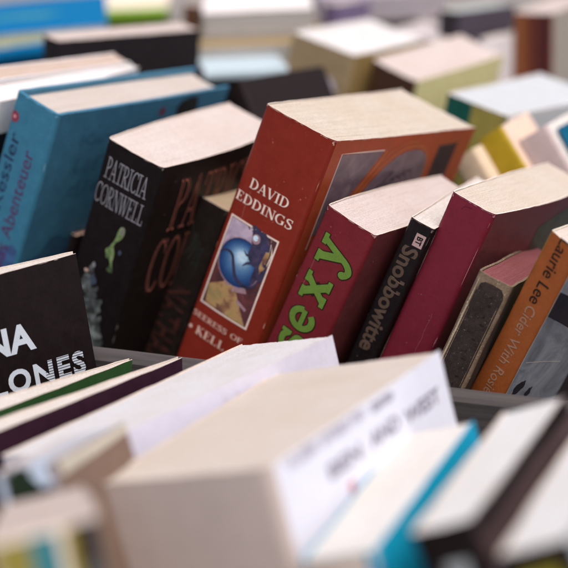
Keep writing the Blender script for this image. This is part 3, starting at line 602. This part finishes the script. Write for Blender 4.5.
CWH = ink('efeef0', .5, .06); CDK = ink('2c333c', .5, .2)
Book('pale', hard=False, kb=1.2, kc=.6, r=2).make('hardcover_book', 'beige-topped white-covered book at the left edge, second behind the blue hardcover', group=GRP, spine=CWH, front=CWH, back=CWH, edge=CWH, page=paper('d6c1b4', 'b39c90'),
     arts=[('front_cover', cols([(2, 20, 200), (40, 20, 200), (90, 22, 200)]), CDK, .1)])

# ---------------------------------------------------------------- front row
CYB = ink('211819', .42, .16); CYW = ink('b6c0cc', .5, .06)
a = [('front_cover', xf(font_text('NA', 24, 13.5, .035), (55, 25.5)), CYW, .1), ('front_cover', xf(font_text('CLONES', 57, 11.5, .035, 1.18), (44, 46.2)), CYW, .1)]
for k in range(9): a.append(('front_cover', chop([[(81, 46.6 + k * 1.28), (101.5, 46.6 + k * 1.28), (101.5, 46.95 + k * 1.28), (81, 46.95 + k * 1.28)]], 8), CYB, .15))
for k in range(14): a.append(('front_cover', ribbon([(106.6, .5 + k * 4.4), (106.7, 4.2 + k * 4.4 - (k % 3) * .8)], .35 + .12 * (k % 2)), CYW, .1))
Book('cyc', kb=.6, kc=.3, r=1.4, th=.5).make('paperback_book', 'black paperback facing forward with CLONES in white dotted capitals', group=GRP, spine=CYB, front=CYB, back=CYB, arts=a, page=PAGEW, wear=(ink('b8b4b4', .75, .15), 0.8))
GRC = ink('3f6a3c', .5, .15); PUR = ink('45283a', .5, .16)
Book('green', kb=.4, kc=.2, r=1).make('paperback_book', 'thin book with a dark green cover and white page tops', group=GRP, spine=GRC, page=PAGEW)
Book('purple', kb=.4, kc=.2, r=1, warp=.7).make('paperback_book', 'thin book with a dark plum cover, its edge slightly frayed', group=GRP, spine=PUR, page=PAGEW)
a = [('front_cover', chop([[(78, 4), (82, 4), (82, 30), (78, 30)]]), ink('b9b6c2', .5), .1), ('front_cover', chop([[(86, 4), (89, 4), (89, 24), (86, 24)]]), ink('b9b6c2', .5), .1)]
Book('white', kb=1, kc=1.4, r=2).make('paperback_book', 'thick white paperback lying back behind the blurred cream-topped one', group=GRP, spine=ink('d8d5dc', .5, .05), front=ink('bfbecd', .5, .06), arts=a, page=paper('e4e2e4', 'cfc8c8'))
TAN = ink('927a6c', .55, .15); PBL = ink('b9cbe0', .5, .1); SPG = ink('2f4030', .5, .2); SPD = ink('3a2a30', .5, .2)
a = [('spine', rect(-12, 0.3, -7.5, 20, 2, 6), PBL, .1), ('spine', chop(blob(-.5, 5, 5.8, 5.0, 3, .4)), SPG, .12), ('spine', rect(-7.5, 7, 12.2, 26, 6, 5), SPD, .1), ('spine', chop(blob(8.5, 2.5, 4.5, 4.5, 7, .4)), PBL, .13),
     ('front_cover', cols([(3, .8, 5.6), (30, .8, 4.6), (60, .8, 3)]), ink('b9b4a8', .5), .1)]
Book('speck', kb=.6, kc=.5, r=1.6).make('paperback_book', 'blurred tan-covered book with a green and pale blue spine', group=GRP, spine=ink('8d8890', .5), front=TAN, back=TAN, arts=a, page=paper('d2d2da', 'b6b6c2'))
TEA = ink('3c8894', .5, .1); YLW = ink('9c9244', .5, .1); OLI = ink('9a8c2c', .5, .1); CHA = ink('352c2c', .5, .1); BGE = ink('cfc4ba', .5, .1)
a = [('spine', rect(-14.6, 1.5, -4.2, 120, 4, 20), YLW, .1), ('spine', rect(-4.2, 1.2, 3.4, 120, 4, 20), TEA, .12), ('spine', rect(5.4, .8, 8.4, 120, 2, 20), OLI, .13), ('spine', rect(8.4, .3, 15.6, 120, 5, 20), CHA, .13), ('spine', rect(10, 12, 13.5, 60, 3, 8), ink('5c6464', .5), .15)]
Book('lowleft', kb=.8, kc=.8, r=1.4).make('paperback_book', 'nearest book at lower left with yellow, teal and black bands down its spine', group=GRP, spine=BGE, front=CHA, arts=a, page=paper('d8c8c0', 'bfaea6'))
CRS = ink('b8aca8', .55, .05); CRF = ink('ccd0de', .5, .05); INK1 = ink('a4a1b2', .5, .1); INK2 = ink('9491a4', .5, .1); RMK = ink('d98a98', .5, .1)
a = [('front_cover', xf(serif_text('CLASSIC STORIES FROM', 58, 3.6, T=.34, t=.22), (8, 1.2)), INK1, .1), ('front_cover', xf(serif_text('EDITED', 18, 3.2, T=.36, t=.24), (70, 2.2)), INK2, .1),
     ('front_cover', xf(font_text('BEN', 25, 5.8, .04), (31, 11.4)), INK2, .1), ('front_cover', xf(font_text('AND', 25, 6, .04), (63, 11)), INK2, .1), ('front_cover', xf(font_text('WEST', 33, 6.2, .04), (93, 12)), INK2, .1),
     ('front_cover', rect(42, 22, 46, 33, 1, 3), RMK, .1)]
Book('cream', kb=1.2, kc=.8, r=2.4).make('paperback_book', 'very thick blurred book with cream page tops, mauve spine and white printed cover', group=GRP, spine=CRS, front=CRF, arts=a, page=PAGEC)
BLU = ink('1cc2f4', .45, .06)
a = [('spine', rect(9.5, .4, 15.5, 190, 3, 20), BLU, .1), ('spine', rect(12, 5, 15.6, 60, 2, 8), ink('0f6fb0', .5), .13)]
Book('blue', kb=.7, kc=.4, r=2).make('paperback_book', 'blurred book with white page tops and a bright cyan front cover', group=GRP, spine=ink('c8bcb2', .5, .08), front=BLU, back=ink('d5cfcc', .5), edge=BLU, arts=a, page=paper('f0ece8', 'dad4d0'))
BK3 = ink('231b1c', .45, .12); GYF = ink('5c4a4c', .5, .12); GYB = ink('9aa2a6', .5, .1)
a = [('spine', rect(-3, 11, 5, 30, 3, 3), GYB, .1), ('front_cover', cols([(1, .6, 7), (60, .6, 5), (108, .6, 6)]), BK3, .1), ('front_cover', cols([(1, 17, 60), (50, 15, 60), (108, 13, 60)]), ink('8a8090', .5, .1), .12)]
Book('grey', kb=.6, kc=.8, r=1.6).make('paperback_book', 'blurred book with white page tops and black spine right of the cyan cover', group=GRP, spine=BK3, front=GYF, back=BK3, arts=a, page=paper('f0eeec', 'dcd8d6'))
a = [('spine', rect(-7, 6, 6, 22, 4, 3), ink('a59b32', .5), .1)]
Book('right', kb=.6, kc=.6, r=1.6).make('paperback_book', 'black-spined book with a yellow label at the lower right corner', group=GRP, spine=BK3, front=GYB, back=ink('8f8698', .5), arts=a, page=paper('f0eeec', 'dcd8d6'))

# ---------------------------------------------------------------- rear rows
def plain(key, label, sp, fr, pg, name='paperback_book', back=None, arts=(), **k):
    return Book(key, **dict(dict(kb=.6, kc=.6, r=1.8), **k)).make(name, label, group=GRP, spine=sp, front=fr, back=back or fr, page=pg, arts=arts)
PGR = paper('dccdc8', 'c2b2ac')
BK4 = ink('302c30', .45, .15)
plain('black', 'black book standing between the bright blue books and the pale pile', BK4, BK4, PGR)
DB = ink('2e2424', .45, .15)
plain('dark', 'dark brown book behind the black paperback, under the pale pile', DB, DB, paper('c9d0d4', 'a9b2b8'))
MU = ink('c4a66c', .5, .15); MUS = ink('b6a07c', .5, .2)
plain('mustard', 'thick book with white page tops and mustard cover behind the red paperback', MUS, MU, paper('ebe8e8', 'd5d0d0'), arts=[('spine', chop(blob(8, 27, 9, 7, 3, .3)), ink('c6c0cc', .5), .1), ('spine', chop(blob(-8, 34, 8, 10, 5, .3)), DB, .1)])
BRN = ink('6c4c3c', .5, .2); YGR = ink('e4dea4', .5, .15)
plain('pink', 'book with pinkish page tops, brown spine and olive-yellow cover', BRN, YGR, PGR)
DG = ink('3c363c', .5, .2)
plain('darkgrey', 'dark grey-violet book standing left of the orange-brown spine', DG, ink('6a6070', .5, .2), paper('c8d4d4', 'a8b4b4'))
a = [('spine', rect(-13.6, .5, -5, 190, 4, 14), ink('a8653a', .5, .2), .1), ('spine', rect(-5, .5, 4, 190, 4, 14), ink('7c3e2c', .5, .2), .1), ('spine', rect(4, .5, 13.6, 190, 4, 14), ink('5c2a2c', .5, .2), .1)]
plain('orange2', 'tall book with an orange to dark red striped spine at the back right', ink('8c4a32', .5), ink('a8a29a', .5, .08), PGR, arts=a)
a = [('spine', rect(-24, .5, -2, 60, 6, 6), ink('1f6a5c', .5, .2), .1), ('spine', rect(-2, .5, 24, 60, 6, 6), ink('bdb05c', .5, .2), .1)]
plain('bigwhite', 'wide book with bright white page tops and green and yellow spine', ink('8c8a5c', .5), ink('c4c8cc', .5), paper('d4d8dc', 'c2c8ce'), arts=a)
plain('yellow', 'leaning mustard-yellow paperback behind the maroon one', ink('d4b42c', .5, .15), ink('d2bcac', .5, .15), PAGE)
plain('greybook', 'leaning grey paperback right of the mustard-yellow one', ink('bcacac', .5, .1), ink('cccac8', .5, .08), PGR)
plain('beige', 'leaning beige paperback left of the mustard-yellow one', ink('ccb8a0', .5, .12), ink('d0c0aa', .5, .1), PGR)
plain('cyan', 'leaning bright blue paperback at the right edge behind the rows', ink('1c96c8', .5, .1), ink('1c86b8', .5, .1), PAGEW)
LBL = ink('0a80c0', .7, .12, spec=.06)
plain('bluelie', 'bright blue book lying flat at the top left, uppermost of two', LBL, LBL, paper('e6e6c0', 'b4b88c'), arts=[('front_cover', chop(blob(60, 60, 24, 9, 5, .6)), ink('4aa6ae', .5), .1)])
plain('bluelow', 'bright blue book lying flat under another blue book', LBL, LBL, PGR)
plain('stackup', 'pale grey book lying on top of the pile at the back', ink('b9b5b6', .5, .1), ink('d8d4d4', .5, .08), paper('c6c0bc', 'a8a29e'))
plain('stacklow', 'pale grey book lying at the bottom of the pile at the back', ink('b9b5b6', .5, .1), ink('b8a070', .5, .1), paper('cac4bf', 'aca6a0'))
GN = ink('9cd040', .5, .15)
plain('green2', 'lying book with a leaf-green spine behind the black one', GN, ink('d6cbb8', .5, .1), PAGE)
plain('lilac', 'lilac book lying flat at the far back', ink('8a7fa0', .5, .15), ink('a79cb4', .5, .15), paper('cfc6cc', 'b3a9b3'))
plain('brown', 'narrow brown-spined book standing left of the pale pile', ink('80583e', .5, .2), ink('8a7a78', .5, .1), PGR)
plain('rosy', 'book with rosy grey cover standing at the back behind the mustard one', ink('b39ca0', .5, .15), ink('b7a9ae', .5, .12), paper('d9d0d2', 'bdb3b6'))
plain('blueish', 'pale blue thin book lying in front of the pale pile', ink('a9bcc6', .5, .1), ink('b0c2cc', .5, .08), PAGEW)
plain('whitethin', 'thin white book leaning behind the book with pinkish page tops', ink('e0dcdc', .5, .08), ink('d6d2d6', .5, .08), PAGEW)
plain('violet', 'narrow violet book standing between the lilac book and the pale pile', ink('7d6c94', .5, .15), ink('8c7ca2', .5, .12), PAGEW)
plain('palewhite', 'white-topped book squeezed against the back of the blue hardcover', CWH, CWH, paper('f0eef0', 'd8d4d8'), arts=[('front_cover', cols([(2, 20, 200), (40, 20, 200), (90, 22, 200)]), CDK, .1), ('spine', rect(-4, 16, 4, 190, 2, 12), CDK, .1)])


# ------------------------------------------------------------------ crates and table
CA = math.radians(16)
def row_matrix():
    M = Matrix(((math.cos(CA), math.sin(CA), 0), (-math.sin(CA), math.cos(CA), 0), (0, 0, 1)))   # columns: along row, depth, up
    return M
ROWM = row_matrix(); PM = 671.777
def furniture(name, label, cat):
    root = bpy.data.objects.new(name, None); COL.objects.link(root)
    root.matrix_world = Matrix.Translation((0, 0, ZO)) @ ROWM.to_4x4()
    root['label'] = label; root['category'] = cat
    return root
def board(name, parent, x0, y0, z0, x1, y1, z1, mat, nx=24, seed=1):
    """a sawn board with slightly wavy, eased edges; coordinates along row / depth / height in mm"""
    mb = MB(); e = min(1.6, abs(y1 - y0) * .2, abs(z1 - z0) * .2)
    prof = [(y0 + e, z0), (y1 - e, z0), (y1, z0 + e), (y1, z1 - e), (y1 - e, z1), (y0 + e, z1), (y0, z1 - e), (y0, z0 + e)]
    v = []; n = len(prof)
    for i in range(nx + 1):
        x = x0 + (x1 - x0) * i / nx
        for k, (y, z) in enumerate(prof):
            w = noise.noise(Vector((x * .02, k * .7, seed))) * .7
            v.append((x, y + w * .5, z + w * .7))
    f = [(i * n + k, i * n + (k + 1) % n, (i + 1) * n + (k + 1) % n, (i + 1) * n + k) for i in range(nx) for k in range(n)]
    f += [tuple(range(n)), tuple(nx * n + k for k in reversed(range(n)))]
    mb.add(v, f, mat)
    return mb.build(name, parent)
W_GREY = wood('4e4a4b', '2c292a', 'weathered_board', (5, 120, 120))
W_DARK = wood('4a3a38', '2c2223', 'dark_stained_board', (5, 110, 110))
tray = furniture('wooden_tray', 'long weathered grey wooden tray holding the middle and rear rows of books', 'tray')
board('front_board', tray, -640, PM - 58, -402, 190, PM - 45, -279, W_GREY, seed=2)
board('back_board', tray, -640, PM + 720, -402, 190, PM + 733, -330, W_GREY, seed=3)
board('base_board', tray, -640, PM - 44, -406, 190, PM + 719, -397, W_DARK, seed=4)
for sx in (-653, 191):
    board('side_board', tray, sx, PM - 58, -402, sx + 12, PM + 733, -290, W_GREY, seed=5 + sx)
crate = furniture('wooden_crate', 'shallow dark wooden crate under the blurred front row of books', 'crate')
board('back_board', crate, -560, PM - 66, -446, 190, PM - 60, -315, W_DARK, seed=8)
board('base_board', crate, -560, PM - 470, -452, 190, PM - 67, -442, W_DARK, seed=9)
for sx in (-573, 191):
    board('side_board', crate, sx, PM - 470, -446, sx + 12, PM - 60, -340, W_DARK, seed=10 + sx)
table = furniture('stall_table', 'dark plank market table carrying the tray and crate of books', 'table')
for k in range(9):
    y0 = PM - 520 + k * 146
    board('plank', table, -800, y0, -480, 420, y0 + 142, -455, W_DARK, seed=20 + k)
for x in (-770, 360):
    for y in (PM - 500, PM + 740):
        board('leg', table, x, y, -1250, x + 45, y + 45, -481, W_DARK, nx=4, seed=40)
def box_support(label, x0, y0, x1, y1, ztop):
    """slatted wooden box that a lying pile rests on"""
    root = bpy.data.objects.new('wooden_box', None); COL.objects.link(root)
    root.location = ((x0 + x1) / 2 * MM, (y0 + y1) / 2 * MM, ZO - .396); root['label'] = label; root['category'] = 'box'
    w2, d2, h = (x1 - x0) / 2, (y1 - y0) / 2, ztop + 396
    board('lid', root, -w2, -d2, h - 8, w2, d2, h, W_GREY, nx=4, seed=51)
    for sy in (-1, 1):
        y = -d2 + 1 if sy < 0 else d2 - 9
        board('side_board', root, -w2 + 2, y, 0, w2 - 2, y + 8, h - 8.5, W_GREY, nx=4, seed=52 + sy)
box_support('grey wooden box carrying the pile of pale books behind the rows', -58, 1056, 22, 1150, -229)
box_support('grey wooden box carrying the two bright blue books lying flat', -256, 1070, -150, 1195, -230)
box_support('grey wooden box carrying the lying green-edged book', -158, 1236, -98, 1330, -229)
box_support('grey wooden box carrying the lying lilac book', 28, 1186, 110, 1280, -216)


# ------------------------------------------------------------------ ground, sky, sun, camera
mg = MB(); mg.add([(-6000, -3000, -1250), (6000, -3000, -1250), (6000, 12000, -1250), (-6000, 12000, -1250)], [(0, 1, 2, 3)], paint([(.3, '6b6866'), (.7, '8a8683')], 30, 'paving', rough=.9))
g = mg.build('pavement'); g.location = (0, 0, ZO); g['kind'] = 'structure'

SUN_EL, SUN_AZ = math.radians(66), math.radians(150)     # azimuth measured clockwise from +Y
w = bpy.data.worlds.new('World'); scn.world = w; w.use_nodes = True
nt = w.node_tree; bgn = nt.nodes['Background']
sky = nt.nodes.new('ShaderNodeTexSky'); sky.sky_type = 'NISHITA'; sky.sun_disc = False
sky.sun_elevation = SUN_EL; sky.sun_rotation = SUN_AZ; sky.air_density = .8; sky.dust_density = 8.0; sky.ozone_density = .35
nt.links.new(sky.outputs[0], bgn.inputs['Color']); bgn.inputs['Strength'].default_value = .15
sl = bpy.data.lights.new('sun', 'SUN'); sl.energy = .5; sl.angle = math.radians(40); sl.color = (1, .98, .95)
so = bpy.data.objects.new('sun', sl); COL.objects.link(so)
dirv = Vector((math.sin(SUN_AZ) * math.cos(SUN_EL), math.cos(SUN_AZ) * math.cos(SUN_EL), math.sin(SUN_EL)))
so.rotation_euler = dirv.to_track_quat('Z', 'Y').to_euler(); so.location = (0, 0, 4)

cam = bpy.data.cameras.new('camera'); co = bpy.data.objects.new('camera', cam); COL.objects.link(co)
co.location = (0, 0, ZO); co.rotation_euler = (math.radians(70), 0, 0)
cam.sensor_width = 36; cam.lens = 36 * 1500 / 568; cam.clip_start = .05; cam.clip_end = 200
cam.dof.use_dof = True; cam.dof.focus_distance = .705; cam.dof.aperture_fstop = 5.1; cam.dof.aperture_blades = 0
scn.camera = co
vs = scn.view_settings; vs.view_transform = 'Standard'; vs.look = 'None'; vs.exposure = .54; vs.gamma = 1
scn.cycles.max_bounces = 8; scn.cycles.diffuse_bounces = 4
